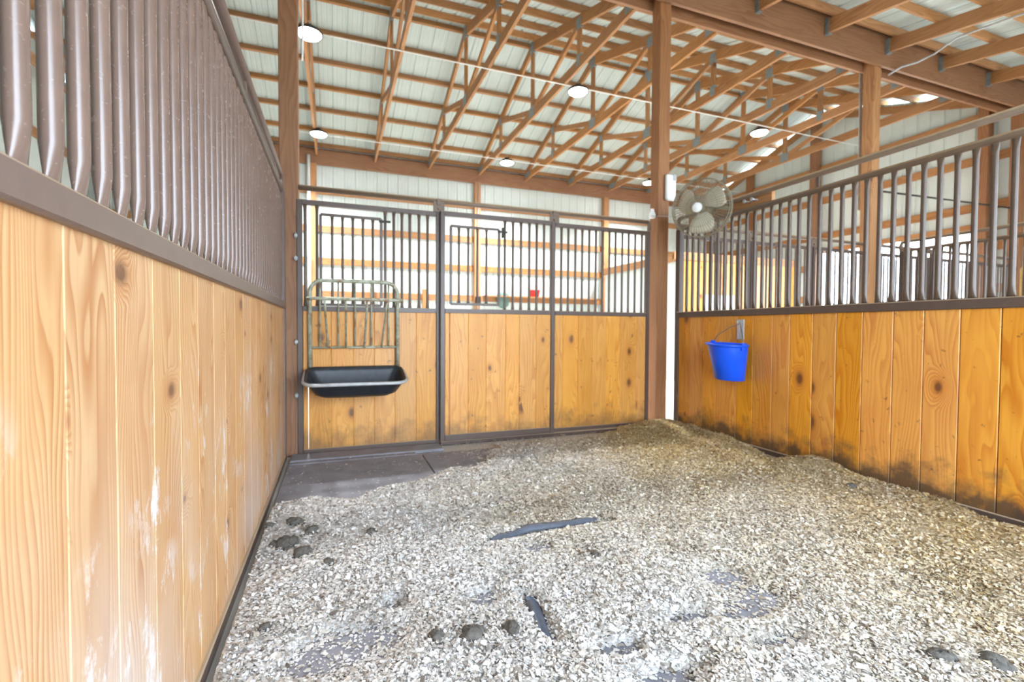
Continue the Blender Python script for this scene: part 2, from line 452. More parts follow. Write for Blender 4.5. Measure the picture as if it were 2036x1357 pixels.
# ribs face away from the barn: turn round
for c in wall_b.children: c.rotation_euler = (math.pi / 2, 0, math.pi); c.location = (c.location.x + PW, 0.0, 0)
GZ = (3.93, 3.14, 2.46, 1.76, 1.0)
b = MB(); b.box(X0, XG, -0.042, -0.004, -0.07, 0.07); mg = b.mesh('girt', 'timber_X')
for z in GZ: put('girt', mg, wall_b, (0, 0, z))
b = MB(); b.box(X0, XG, -0.13, -0.05, -0.145, 0.145); b.build('eave_beam', 'beam_X', wall_b, (0, 0, 4.60))
b = MB(); b.box(X0, XG, -0.05, -0.01, -0.145, 0.145); b.build('eave_beam', 'beam_X', wall_b, (0, 0, 4.66))
b = MB(); b.box(-0.07, 0.07, -0.16, -0.045, 0, 4.46); mpw = b.mesh('wall_post', 'timber_Z')
for x in (-3.95, -0.42, 3.13, 6.60, 10.05): put('wall_post', mpw, wall_b, (x, 0, 0))
b = MB(); b.box(-0.045, 0.045, -0.12, -0.045, 0, 1.93); mst = b.mesh('wall_stud', 'timber_Z')
for x in (-0.62, 0.76, 1.90): put('wall_stud', mst, wall_b, (x, 0, 0))

wall_r = empty('wall_right', (XG, 0, 0), kind='structure', label='white ribbed metal gable wall with timber girts and wide doorway', cat='wall')
DZ, DY0, DY1 = 2.78, 4.72, 7.50              # doorway to the yard
def gable_panel(y0, y1, z0):
    # vertical sheet cut under the roof slope with a daylight gap, ribs outward
    pitch = 0.225; pts = [(y0, 0)]; y = y0 + pitch / 2
    while y < y1 - 0.03:
        pts += [(y - .022, 0), (y - .009, .018), (y + .009, .018), (y + .022, 0)]; y += pitch
    pts.append((y1, 0)); b = MB()
    top = lambda yy: (roof_z(yy) if yy > YH else LZ - LP * (YH - yy)) - (0.115 if yy >= YRIDGE else 0.08)
    rings = [[(d, yy, z0) for yy, d in pts], [(d, yy, top(yy)) for yy, d in pts]]
    b.loft(rings, smooth=False, caps=False, wrap=False); b.build('wall_panel', 'sheet_wall', wall_r)
edges = [-1.62, -1.2, -0.3, 0.6, 1.5, 2.4, 3.3, YH, DY0, 5.6, 6.5, DY1, 8.4, 9.3, 10.2, YE]
for e0, e1 in zip(edges, edges[1:]):
    gable_panel(e0, e1, DZ if (e0 >= DY0 - .01 and e1 <= DY1 + .01) else 0.0)
for z in GZ:
    segs = [(-1.2, YE - 0.15)] if z > DZ else [(-1.2, DY0), (DY1, YE - 0.15)]
    for s0, s1 in segs:
        b = MB(); b.box(-0.045, -0.006, s0, s1, -0.07, 0.07); b.build('girt', 'timber_Y', wall_r, (0, 0, z))
b = MB(); b.box(-0.05, -0.006, DY0 - .1, DY1 + .1, -0.05, 0.05); b.build('door_header', 'timber_Y', wall_r, (0, 0, DZ + 0.03))
for y, w, zt in ((4.66, 0.07, 4.8), (7.62, 0.08, 5.75), (9.4, .06, 5.1)):
    b = MB(); b.box(-0.20, -0.05, -w, w, 0, zt); b.build('wall_post', 'beam_Z', wall_r, (0, y, 0))
b = MB(); b.beam((-.07, YH, 4.62), (-.07, YRIDGE, 4.62), 0.04, 0.14); b.beam((-.07, YRIDGE, 4.62), (-.07, YE - .15, 4.62), 0.04, 0.14)
b.build('gable_tie', 'timber_Y', wall_r)
for s in (-1, 1):
    b = MB(); e = YRIDGE + s * 3.2; b.beam((-.07, YRIDGE, roof_z(YRIDGE) - .21), (-.07, e, roof_z(e) - .21), 0.04, 0.14); b.build('gable_rafter', 'timber_Y', wall_r)

wall_l = empty('wall_left', (X0, 0, 0), kind='structure', label='white ribbed metal end wall beyond the left stalls', cat='wall')
edl = [-1.62, -1.2, -0.3, 0.6, 1.5, 2.4, 3.3, YH, 5.1, 6.0, 6.9, 7.8, 8.7, 9.6, YE]
for e0, e1 in zip(edl, edl[1:]):
    b = MB(); tp = lambda yy: (roof_z(yy) if yy > YH else LZ - LP * (YH - yy)) - 0.03
    ym_ = min(max(YRIDGE, e0), e1)
    b.loft([[(0, yy, 0.0) for yy in (e0, ym_, e1)], [(0, yy, tp(yy)) for yy in (e0, ym_, e1)]], smooth=False, caps=False, wrap=False); b.build('wall_panel', 'sheet_wall', wall_l)
for z in GZ:
    b = MB(); b.box(.006, .045, -1.2, YE - .15, -.07, .07); b.build('girt', 'timber_Y', wall_l, (0, 0, z))

YB = -1.25  # unseen wall added behind the stalls to shape the daylight
wall_f = empty('wall_front', (0, YB, 0), kind='structure', label='unseen white metal outer wall behind the stalls with daylight-shaping doorways', cat='wall')
OX0, OX1, OZ = 0.15, 2.95, 2.75
DOORS = [(OX0, OX1), (3.80, 6.50), (7.35, 9.80)]  # doorways of the side stalls added to let in more daylight
cuts = [X0] + [q for d_ in DOORS for q in d_] + [XG]
for a, c in zip(cuts[::2], cuts[1::2]):
    b = MB(); b.box(a, c, -.02, 0, 0, 3.86); b.build('wall_panel', 'sheet_wall', wall_f)
for a, c in DOORS:
    b = MB(); b.box(a, c, -.02, 0, OZ, 3.86); b.build('wall_panel', 'sheet_wall', wall_f)
    b = MB(); b.box(a - .1, a, -.03, .06, 0, OZ + .1); b.box(c, c + .1, -.03, .06, 0, OZ + .1); b.box(a, c, -.03, .06, OZ, OZ + .1); b.build('door_frame', 'timber_Z', wall_f)

# ------------------------------------------------------------------ posts and header
def post(x, y, zt, label, w=0.14, mat='beam_Z'):
    b = MB(); b.box(-w / 2, w / 2, -w / 2, w / 2, 0, zt, 0.006); return b.build('support_post', mat, None, (x, y, 0), label=label, cat='post')
post(-0.342, YH, 4.88, 'square wooden post at the near left end of the stall front')
post(3.270, YH, 4.88, 'square wooden post beside the fan and the stall front')
post(6.610, YH, 4.88, 'square wooden post standing behind the right partition bars', mat='timber_Z')
post(10.05, YH, 4.88, 'square wooden post at the far right edge under the header')
post(-3.95, YH, 4.88, 'square wooden post beyond the left partition')
b = MB(); b.box(X0, XG, -0.02, 0.02, -0.2175, 0.2175, 0.004); b.build('header_beam', 'beam_X', None, (0, YH - 0.092, 4.6865), label='heavy wooden header beam on the near side of the posts', cat='beam')
b = MB(); b.box(X0, XG, -0.02, 0.02, -0.14, 0.14, 0.004); b.build('header_beam', 'beam_X', None, (0, YH + 0.092, 4.60), label='heavy wooden header beam carrying the trusses behind the posts', cat='beam')
# lean-to rafters on metal hangers
ordi = ['first', 'second', 'third', 'fourth', 'fifth', 'sixth', 'seventh', 'eighth', 'ninth', 'tenth', 'eleventh', 'twelfth', 'thirteenth']
rx = [4.48 + 1.11 * i for i in range(-7, 6)]
ry0, ry1 = LY0 + 0.05, YH - 0.114
b = MB(); b.beam((0, ry0 - YH, -LP * (YH - ry0)), (0, ry1 - YH, -LP * (YH - ry1)), 0.045, 0.16); mr = b.mesh('lean_to_rafter', 'timber_Y')
b = MB(); b.box(-0.03, -0.024, -0.05, 0, -0.1, 0.08); b.box(0.024, 0.03, -0.05, 0, -0.1, 0.08); b.box(-.03, .03, -.05, 0, -0.108, -0.1); mh = b.mesh('hanger', 'plate_steel')
for i, x in enumerate(rx):
    t = empty('lean_to_rafter', (x, YH, LZ - 0.178), label='sloping wooden lean-to rafter on a metal hanger, %s from the gable end' % ordi[len(rx) - 1 - i], cat='rafter', group='lean-to rafters')
    put('rafter_board', mr, t); put('hanger', mh, t, (0, ry1 - YH, -LP * (YH - ry1)))

# ------------------------------------------------------------------ roof trusses
def truss_parts():
    zb = 4.70; half = YRIDGE - 4.36
    tz = lambda y: roof_z(y) - 0.092 - 0.075
    P = []
    b = MB(); b.beam((0, 4.36, zb), (0, YE - 0.10, zb), 0.04, 0.14); P.append(('bottom_chord', b.mesh('bottom_chord', 'timber_Y')))
    for s in (-1, 1):
        e = YRIDGE + s * (half - 0.02); b = MB(); b.beam((0, e, tz(e)), (0, YRIDGE, tz(YRIDGE)), 0.04, 0.14); P.append(('top_chord', b.mesh('top_chord', 'timber_Y')))
    b = MB(); b.box(-.019, .019, YRIDGE - .045, YRIDGE + .045, zb + .07, tz(YRIDGE)); P.append(('king_post', b.mesh('king_post', 'timber_Z')))
    for s in (-1, 1):
        yq = YRIDGE + s * 1.65
        b = MB(); b.box(-.019, .019, yq - .04, yq + .04, zb + .07, tz(yq)); P.append(('web', b.mesh('web', 'timber_Z')))
        b = MB(); b.beam((0, YRIDGE + s * .05, zb + .06), (0, yq, tz(yq) - .04), 0.038, 0.085); P.append(('web', b.mesh('web', 'timber_Y')))
    for (y, z, w, h) in ((YRIDGE, zb + .04, .2, .17), (YRIDGE, tz(YRIDGE) - .02, .16, .2), (YRIDGE - 1.65, zb + .05, .1, .15), (YRIDGE + 1.65, zb + .05, .1, .15),
                         (YRIDGE - 1.65, tz(YRIDGE - 1.65) - .04, .13, .15), (YRIDGE + 1.65, tz(YRIDGE + 1.65) - .04, .13, .15), (YE - .3, zb + .03, .3, .12), (4.6, zb + .03, .3, .12)):
        b = MB(); b.box(-.0225, .0225, y - w / 2, y + w / 2, z - h / 2, z + h / 2); P.append(('gusset_plate', b.mesh('gusset_plate', 'plate_steel')))
    return P
TP = truss_parts()
tx = [0.825 + 1.17 * i for i in range(-4, 8)]
for i, x in enumerate(tx):
    t = empty('roof_truss', (x, 0, 0), label='orange wooden roof truss with a flat lower chord, %s from the gable wall' % ordi[len(tx) - 1 - i], cat='truss', group='roof trusses over the aisle')
    for nm, me in TP: put(nm, me, t)

# ------------------------------------------------------------------ lamps and conduits
lamp_l = {(-0.28, 6.28): 'bright round ceiling lamp nearest the left wooden post', (-0.27, 9.42): 'bright round ceiling lamp above the white vertical conduit',
          (3.40, 6.34): 'bright round ceiling lamp left of the post with the fan, nearer row', (3.44, 9.56): 'bright round ceiling lamp over the middle of the far eave beam',
          (7.13, 6.47): 'bright round ceiling lamp right of the post with the fan', (7.1, 9.6): 'bright round ceiling lamp above the corner room'}
b = MB(); b.lathe([(0.0, 0.10), (0.05, 0.10), (0.06, 0.06), (0.13, 0.045), (0.155, 0.02), (0.155, 0.0), (0.14, 0.0)], 28); mhouse = b.mesh('lamp_housing', 'dark_metal')
b = MB(); b.lathe([(0.14, 0.002), (0.12, -0.02), (0.06, -0.032), (0.0, -0.034)], 28); mlens = b.mesh('lens', 'lamp_lens')
b = MB(); b.tube([(0, 0, .10), (0, 0, .16), (.012, 0, .175), (0, 0, .19), (-.012, 0, .175)], 0.005, 6); mhook = b.mesh('hook', 'galvanised')
for (x, y), lb in lamp_l.items():
    t = empty('ceiling_lamp', (x, y, 4.55), label=lb, cat='lamp', group='round lamps under the trusses')
    put('lamp_housing', mhouse, t, (0, 0, .03)); put('lens', mlens, t, (0, 0, .03)); put('hook', mhook, t, (0, 0, .0))
    ld = bpy.data.lights.new('lamp_light', 'AREA'); ld.shape = 'DISK'; ld.size = 0.28; ld.energy = LAMP_POWER; ld.spread = math.radians(125); ld.color = (0.95, 0.98, 1.0)
    lo = bpy.data.objects.new('lamp_light', ld); C.objects.link(lo); lo.parent = t; lo.location = (0, 0, -0.02)
for y, lb in ((6.30, 'thin white conduit carrying the nearer row of lamps'), (9.52, 'thin white conduit carrying the farther row of lamps')):
    b = MB(); b.tube([(X0 + .3, y, 4.745 - .01), (XG - .3, y, 4.745 - .01)], 0.011, 8); b = MB(); b.tube([(X0 + .3, y, 4.62), (XG - .3, y, 4.62)], 0.008, 8)
    b.build('lamp_conduit', 'white_plastic', label=lb, cat='conduit')
b = MB(); b.tube([(-0.50, 10.65, 0.0), (-0.50, 10.65, 4.60)], 0.034, 10); b.build('wall_conduit', 'white_plastic', label='white vertical conduit rising up the far wall beside a post', cat='conduit')
b = MB(); b.tube([(3.13, 10.66, 1.0), (3.13, 10.66, 4.45)], 0.012, 8); t = b.build('wall_conduit', 'galvanised', label='thin grey conduit on the far wall post with dark outlet box', cat='conduit')
b = MB(); b.box(3.07, 3.19, 10.60, 10.68, 1.62, 1.80, .01); b.build('outlet_box', 'dark_metal', t)

# ------------------------------------------------------------------ stall partitions: bars, planks, rails
def bar_mesh(z0, z1, r, mat, flat=0.07, wide='Y'):
    b = MB(); rings = []
    for z, k in ((z0, 0.0), (z0 + flat * .25, .18), (z0 + flat * .55, .6), (z0 + flat, 1.0), (z1 - flat, 1.0), (z1 - flat * .55, .6), (z1 - flat * .25, .18), (z1, 0.0)):
        thin = r * (0.28 + 0.72 * k); wd = r * (1.42 - 0.42 * k)
        ring = []
        for q in range(14):
            a = 2 * math.pi * q / 14
            cx, cy = (thin, wd) if wide == 'Y' else (wd, thin)
            ring.append((cx * math.cos(a), cy * math.sin(a), z))
        rings.append(ring)
    b.loft(rings); return b.mesh('bar', mat)
def plank_mesh(w, th, z0, z1, mat, along='Y'):
    b = MB(); e = 0.005
    if along == 'Y': b.box(-th / 2, th / 2, 0, w, z0, z1, e * .6)
    else: b.box(-.0005, w + .0005, -th / 2, th / 2, z0, z1, e * .8)
    return b.mesh('plank', mat)

def partition(xc, joints, zr0, zr1, label, bar, rail, wood, face, bar_y, ztop=2.22, zsec=2.10, ends=(-1.20, 4.06), group=None, gap=0.0):
    """xc: centre plane. face: -1 / +1 side of the inner stall"""
    t = empty('stall_partition', (xc, 0, 0), label=label, cat='partition', group=group)
    y0, y1 = ends
    for a, b_ in zip(joints, joints[1:]):
        w = b_ - a; key = round(w, 3)
        put('plank', plank_mesh(w - gap, 0.036, 0.045, zr0 + 0.01, wood), t, (0, a + gap / 2, 0))
    if gap:
        b = MB(); b.box(-.006, .006, y0 + .02, y1 - .03, .046, zr0); b.build('backing_strip', 'dark_groove', t)
    b = MB(); b.box(-.034, .034, y0, y1, zr0, zr1, .005); b.build('middle_rail', rail, t)
    b = MB(); b.box(-.03, .03, y0, y1, 0.0, 0.05, .004); b.build('bottom_channel', rail, t)
    b = MB(); b.tube([(0, y0, zsec), (0, y1, zsec)], .0225, 14); b.build('lower_top_pipe', 'dusty_pipe' if face < 0 else rail, t)
    b = MB(); b.tube([(0, y0, ztop), (0, y1 - .03, ztop), (0, y1 + .01, ztop - .01), (0, y1 + .025, ztop - .04), (0, y1 + .025, zsec)], .0225, 14); b.build('top_pipe', 'dusty_pipe' if face < 0 else rail, t)
    b = MB(); b.box(-.03, .03, y1 - .03, y1 + .03, 0.0, zsec, .004); b.build('end_stile', rail, t)
    bm_ = bar_mesh(zr1 - 0.004, zsec - .012, 0.0148, bar)
    for y in bar_y: put('bar', bm_, t, (0, y, 0))
    for y in np.arange(y0 + .3, y1, 1.15):
        b = MB(); b.box(-.004, .004, -.012, .012, zsec, ztop); b.build('spacer', rail, t, (0, float(y), 0))
    return t
JL = [-1.18, -1.0, -0.82, -0.73, -0.55, -0.37, -0.18, 0.0, 0.18, 0.36, 0.53, 0.70, 0.88, 1.05, 1.24, 1.43, 1.60, 1.79, 1.96, 2.14, 2.32, 2.50, 2.68, 2.86, 3.04, 3.22, 3.40, 3.58, 3.76, 3.90, 4.035]
JR = [-1.18, -1.0, -0.82, -0.73, -0.55, -0.36, -0.17, 0.01, 0.20, 0.38, 0.56, 0.74, 0.93, 1.11, 1.29, 1.47, 1.65, 1.83, 2.00, 2.19, 2.37, 2.55, 2.74, 2.90, 3.09, 3.27, 3.51, 3.69, 3.87, 4.035]
PL = partition(XL - 0.018, JL, 1.193, 1.247, 'pine plank stall wall with brown steel bars along the left side', 'brown_bar', 'brown_rail', 'pine_left', 1,
               [0.815 + 0.081 * i for i in range(-24, 40)])
PR = partition(XR + 0.018, JR, 1.172, 1.232, 'pine plank stall wall with brown bars behind the blue bucket', 'dark_bar', 'dark_rail', 'pine_right', -1, gap=0.004, bar_y=
               [1.442 + 0.0835 * i for i in range(-31, 31)])
JN = [-1.12 + 0.19 * i for i in range(28)]
partition(7.02, JN, 1.172, 1.232, 'brown barred stall wall seen beyond the right partition', 'dark_bar', 'dark_rail', 'pine_right', -1, [0.02 + 0.084 * i for i in range(-14, 48)])

# ------------------------------------------------------------------ stall fronts
FB = bar_mesh(0.0, 1.0, 0.0125, 'dark_bar', wide='X', flat=0.06)
def sq(b, x0, x1, z0, z1, y=0.0, d=0.024): b.box(x0, x1, y - d, y + d, z0, z1, .003)
def front_panel(x0, x1, bars, label, name='stall_front_panel', cat='stall front', joints=None, hatch=None, ztop=2.075, zbot=0.012, y=YF, group=None, kind='thing', slit=False):
    t = empty(name, (0, y, 0), label=label, cat=cat, group=group, kind=kind)
    for a, c in ((x0, x0 + .04), (x1 - .04, x1)):
        b = MB(); sq(b, a, c, zbot, ztop); b.build('stile', 'dark_rail', t)
    b = MB(); sq(b, x0 + .04, x1 - .04, zbot, zbot + .055); b.build('bottom_rail', 'dark_rail', t)
    b = MB(); sq(b, x0 + .04, x1 - .04, 1.18, 1.222); b.build('middle_rail', 'dark_rail', t)
    b = MB(); sq(b, x0 + .04, x1 - .04, ztop - .04, ztop); b.build('upper_rail', 'dark_rail', t)
    js = [x0 + .042] + [j for j in joints if x0 + .05 < j < x1 - .05] + [x1 - .042]
    for ji, (a, c) in enumerate(zip(js, js[1:])):
        if slit and ji == 0: c -= .006
        put('plank', plank_mesh(c - a, .034, zbot + .05, 1.185, 'pine_front', 'X'), t, (a, 0, 0))
    zb0, zb1 = 1.219, ztop - .037
    mb = bar_mesh(zb0, zb1, .0115, 'dark_bar', .05, 'X')
    for x in bars: put('bar', mb, t, (x, 0, 0))
    if hatch:
        h0, h1, hz0, hz1, hb = hatch
        ht = MB()
        for q in (h0, h1): ht.box(q - .011, q + .011, -.035, -.013, hz0, hz1, .002)
        for q in (hz0, hz1): ht.box(h0, h1, -.035, -.013, q - .011, q + .011, .002)
        hg = ht.build('hatch', 'dark_rail', t)
        mh_ = bar_mesh(hz0 + .008, hz1 - .008, .0105, 'dark_bar', .04, 'X')
        for x in hb: put('hatch_bar', mh_, hg, (x, -.024, 0))
        b = MB(); b.box(h1 - .02, h1 + .075, -.05, -.035, hz1 - .03, hz1 - .012, .002); b.box(h1 + .02, h1 + .036, -.052, -.03, hz1 - .075, hz1 + .02, .002); b.build('latch', 'dark_metal', hg)
    return t
# our stall
front_panel(-0.285, 0.880, [-0.225, -0.135, 0.403, .475, .543, .611, .69, .765],
            'barred stall front panel with the hay feeder mounted on it', joints=[-0.203, -0.03, 0.143, 0.31, 0.482, 0.664],
            hatch=(-0.108, 0.368, 1.235, 1.965, [-.02, .06, .14, .22, .30]), zbot=-0.0, slit=True)
front_panel(0.866, 1.975, [1.47, 1.55, 1.63, 1.715, 1.79, 1.865],  # the sliding door of the stall
            'sliding barred stall door of pine planks, middle of the front', name='sliding_stall_door', cat='stall door', joints=[0.952, 1.12, 1.288, 1.476, 1.612, 1.784],
            hatch=(0.957, 1.405, 1.262, 1.948, [1.03, 1.115, 1.2, 1.285]), y=YF - .05, zbot=0.045, slit=True)
front_panel(1.960, 3.10, [2.075, 2.15, 2.228, 2.305, 2.384, 2.46, 2.54, 2.618, 2.69, 2.77, 2.847, 2.927, 3.01],
            'barred stall front panel of pine planks beside the fan post', joints=[2.091, 2.258, 2.418, 2.58, 2.744, 2.948], zbot=0.02)
def track(x0, x1, label, bx, y=YF):
    t = empty('door_track', (0, y, 0), label=label, cat='track')
    b = MB(); b.tube([(x0, 0, 2.172), (x1, 0, 2.172)], .0215, 14); b.tube([(x1, 0, 2.172), (x1 + .012, 0, 2.165), (x1 + .018, 0, 2.14), (x1 + .018, 0, 2.08)], .0215, 12); b.build('track_pipe', 'dusty_pipe', t)
    for x in bx:
        b = MB(); b.box(x - .05, x + .05, -.03, -.022, 2.07, 2.16, .002); b.box(x - .018, x + .018, -.034, .03, 2.13, 2.185, .003); b.tube([(x, -.03, 2.10), (x, -.045, 2.10)], .014, 8); b.build('roller_bracket', 'dusty_pipe', t)
track(-0.27, 3.08, 'brown steel door track pipe along the top of the stall front', (0.86, 1.985))
# adjoining stalls beyond the right partition
def other_front(x0, x1, tagword, y=YF):
    w = (x1 - x0) / 3
    for i in range(3):
        a = x0 + i * w; e = a + w - .02
        n = int((w - .1) / .08); hb = None
        bars = [a + .06 + (w - .14) * (q + .5) / n for q in range(n)]
        front_panel(a, e, bars, 'barred front of the %s stall, %s section from the left' % (tagword, ordi[i]), joints=list(np.arange(a + .17, e, .17)), y=y)
    track(x0, x1 - .03, 'door track pipe along the %s stall front' % tagword, (x0 + w, x0 + 2 * w))
other_front(3.50, 6.50, 'next')
other_front(6.74, 9.92, 'farthest')

# hinge pins and chain at the left end
for z, lb in ((1.78, 'small steel hinge pin on the left post, uppermost'), (1.60, 'small steel hinge pin on the left post, second down'), (.93, 'small steel hinge pin on the left post, middle'), (.50, 'small steel hinge pin on the left post, lowest')):
    b = MB(); b.box(-.012, .012, -.008, .02, -.012, .012, .002); b.tube([(0, 0, -.022), (0, 0, .022)], .007, 10); b.build('hinge_pin', 'galvanised', None, (-0.292, YF - .03, z), label=lb, cat='hinge', group='hinge pins')
# threshold curb
b = MB(); b.box(-0.33, 0.86, 3.93, 4.135, 0, .028, .006); b.box(-.33, .62, 3.86, 3.93, 0, .02, .005); b.build('threshold_strip', 'rubber', label='stepped grey rubber threshold strip below the feeder panel', cat='threshold')

b = MB(); b.box(.87, 3.12, 4.125, 4.225, 0, .04, .006); b.build('threshold_strip', 'dark_rail', label='low dark steel sill under the sliding door and right panel', cat='threshold')

# ------------------------------------------------------------------ rubber mats
def mat(x0, x1, y0, y1, label):
    b = MB(); b.box(x0, x1, y0, y1, 0.0, .017, .003); return b.build('rubber_mat', 'rubber', label=label, cat='mat', group='rubber stall mats')
xm, ym = 0.66, 2.15
m1 = mat(-0.335, xm - .004, ym + .004, 3.855, 'grey rubber stall mat lying bare below the feeder')
m2 = mat(xm + .004, 3.345, ym + .004, 3.855, 'grey rubber stall mat under deep shavings by the far right corner')
m3 = mat(-0.335, xm - .004, -0.5, ym - .004, 'grey rubber stall mat under shavings along the left wall')
m4 = mat(xm + .004, 3.345, -0.5, ym - .004, 'grey rubber stall mat under shavings at the near right')
def curl(parent, pts, hs, wdt):
    """lifted, curled lip of a mat: cross-section loft"""
    b = MB(); rings = []
    for i, (x, y) in enumerate(pts):
        h = hs[i]; nx, ny = pts[min(i + 1, len(pts) - 1)][0] - pts[max(i - 1, 0)][0], pts[min(i + 1, len(pts) - 1)][1] - pts[max(i - 1, 0)][1]
        l = math.hypot(nx, ny); px, py = -ny / l, nx / l
        ring = []
        for d, z in ((-.004, .012), (-.006, .012 + h * .5), (0, .014 + h), (.02, .016 + h * .95), (wdt * .6, .02 + h * .5), (wdt, .014)):
            ring.append((x + px * d, y + py * d, z))
        rings.append(ring)
    b.loft(rings); b.build('curled_edge', 'rubber_edge', parent)
curl(m2, [(.66, 2.12), (.74, 2.135), (.82, 2.155), (.92, 2.175), (1.02, 2.17), (1.12, 2.155), (1.24, 2.155), (1.36, 2.175)], [.005, .026, .022, .034, .03, .034, .036, .012], .10)
curl(m4, [(.635, 1.32), (.645, 1.42), (.665, 1.52), (.685, 1.60), (.70, 1.68)], [.004, .02, .022, .018, .004], -.035)

# ------------------------------------------------------------------ bedding
def fbm(x, y, seed=0, octs=4, f=1.0):
    r = np.random.default_rng(seed); out = np.zeros_like(x); amp = 1.0; tot = 0
    for _ in range(octs):
        for _k in range(5):
            a = r.uniform(0, 2 * np.pi); ph = r.uniform(0, 2 * np.pi); fr = f * r.uniform(.7, 1.4)
            out += amp * np.sin((x * np.cos(a) + y * np.sin(a)) * fr * 2 * np.pi + ph) / 5
        tot += amp; amp *= .55; f *= 2.1
    return out / tot * 1.8
BARE = [(.02, 1.57, .17, .10), (.88, 1.99, .06, .05), (1.49, 1.50, .10, .07), (1.47, 1.33, .10, .09), (1.36, 1.27, .08, .05), (1.15, 1.31, .10, .05), (.84, 1.26, .09, .045), (.52, 1.68, .06, .05), (.92, 1.10, .12, .05), (.20, 1.75, .05, .05), (.67, 1.50, .03, .16), (1.35, 1.12, .1, .05)]
def bed_h(x, y):
    h = .047 + .020 * fbm(x, y, 3, 4, .55) + .010 * fbm(x, y, 5, 3, 2.6)
    dr = XR - x
    h += .022 * np.exp(-(dr / .42) ** 2) * (.75 + .45 * fbm(x, y, 9, 3, .5))
    h += .055 * np.exp(-(((x - 3.05) / .36) ** 2 + ((y - 3.85) / .36) ** 2))
    h += .07 * np.exp(-(((x - 3.22) / .22) ** 2 + ((y - 2.42) / .20) ** 2))
    h -= .07 * np.exp(-(((x - 3.32) / .14) ** 2 + ((y - 2.80) / .24) ** 2))
    h -= .06 * np.exp(-(((x - 3.36) / .12) ** 2 + ((y - 1.40) / .18) ** 2))
    # swept clean below the feeder
    e = (y - 3.02) - .55 * np.clip(x - .10, 0, 3) ** 1.2 + .12 * fbm(x, y, 21, 3, 1.2)
    clear = 1 / (1 + np.exp(-e / .045)); h -= .075 * clear * (x < 1.3)
    edge = np.clip((y - 3.80) / .25, 0, 1); h -= .045 * edge * (x < 2.7)
    for bx, by, rx_, ry_ in BARE:
        d = ((x - bx) / rx_) ** 2 + ((y - by) / ry_) ** 2 + .55 * fbm(x, y, 31, 3, 4.0)
        h -= .06 * np.exp(-np.clip(d, 0, 9) ** 1.3 * .9)
    # curled mat lips push the shavings apart
    h -= .026 * np.exp(-(((y - 2.13 - .03 * np.sin((x - .7) * 5)) / .035) ** 2)) * ((x > .66) & (x < 1.38))
    return h
def fresh_warmlit_f(x, y):  # yellower to the right: partly fresh shavings, partly warm light painted in
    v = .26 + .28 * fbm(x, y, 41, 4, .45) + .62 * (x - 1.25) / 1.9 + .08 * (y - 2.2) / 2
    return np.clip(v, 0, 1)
def soil_f(x, y):
    v = np.clip((fbm(x, y, 51, 5, 1.3) - .62) * 2.2, 0, 1)
    v2 = np.clip((fbm(x, y, 57, 4, 3.2) - .75) * 2.0, 0, .8)
    for cx, cy, cr in ((-.17, 2.42, .16), (.42, 1.45, .15), (-.2, 1.73, .06), (3.0, 1.95, .16), (1.8, .82, .14), (1.07, 1.8, .05), (.15, 1.75, .12), (2.3, 1.05, .14)):
        v = v + 1.1 * np.exp(-((x - cx) ** 2 + (y - cy) ** 2) / cr ** 2) * np.clip(.55 + fbm(x, y, 61, 4, 5.0), 0, 1)
    wall = np.exp(-((XR - x) / .30) ** 2) * np.clip(.35 + .6 * fbm(x, y, 53, 4, 1.1), 0, .75)
    far = np.clip((y - 3.3) / .9, 0, .45) * (.6 + .5 * fbm(x, y, 59, 3, 1.5))
    return np.clip(v * .4 + v2 * .55 + wall * .7 + np.clip(far, 0, 1) * .6, 0, 1)
def attr(me, name, vals):
    a = me.attributes.new(name, 'FLOAT', 'POINT'); a.data.foreach_set('value', np.asarray(vals, np.float32))
# bed surface
nx, ny = 190, 240
gx = np.linspace(XL + .04, XR - .035, nx); gy = np.linspace(-.5, 4.12, ny); GX, GY = np.meshgrid(gx, gy)
GH = bed_h(GX, GY) - .008 + .004 * rng.standard_normal(GX.shape)
idx = np.arange(nx * ny).reshape(ny, nx)
fac = np.stack([idx[:-1, :-1], idx[:-1, 1:], idx[1:, 1:], idx[1:, :-1]], -1)
keep = (GH[:-1, :-1] > .010) | (GH[1:, 1:] > .010) | (GH[1:, :-1] > .010) | (GH[:-1, 1:] > .010)
fac = fac[keep]
me = bpy.data.meshes.new('bedding')
me.from_pydata(np.stack([GX, GY, np.maximum(GH, .004)], -1).reshape(-1, 3).tolist(), [], fac.tolist()); me.update()
me.polygons.foreach_set('use_smooth', [True] * len(me.polygons))
attr(me, 'fresh', fresh_warmlit_f(GX, GY).ravel()); attr(me, 'soil', np.clip(soil_f(GX, GY) + .05, 0, 1).ravel()); me.materials.append(M['shavings_bed'])
put('shavings_bed', me, label='packed layer of wood shavings covering the stall floor', cat='bedding', kind='stuff')
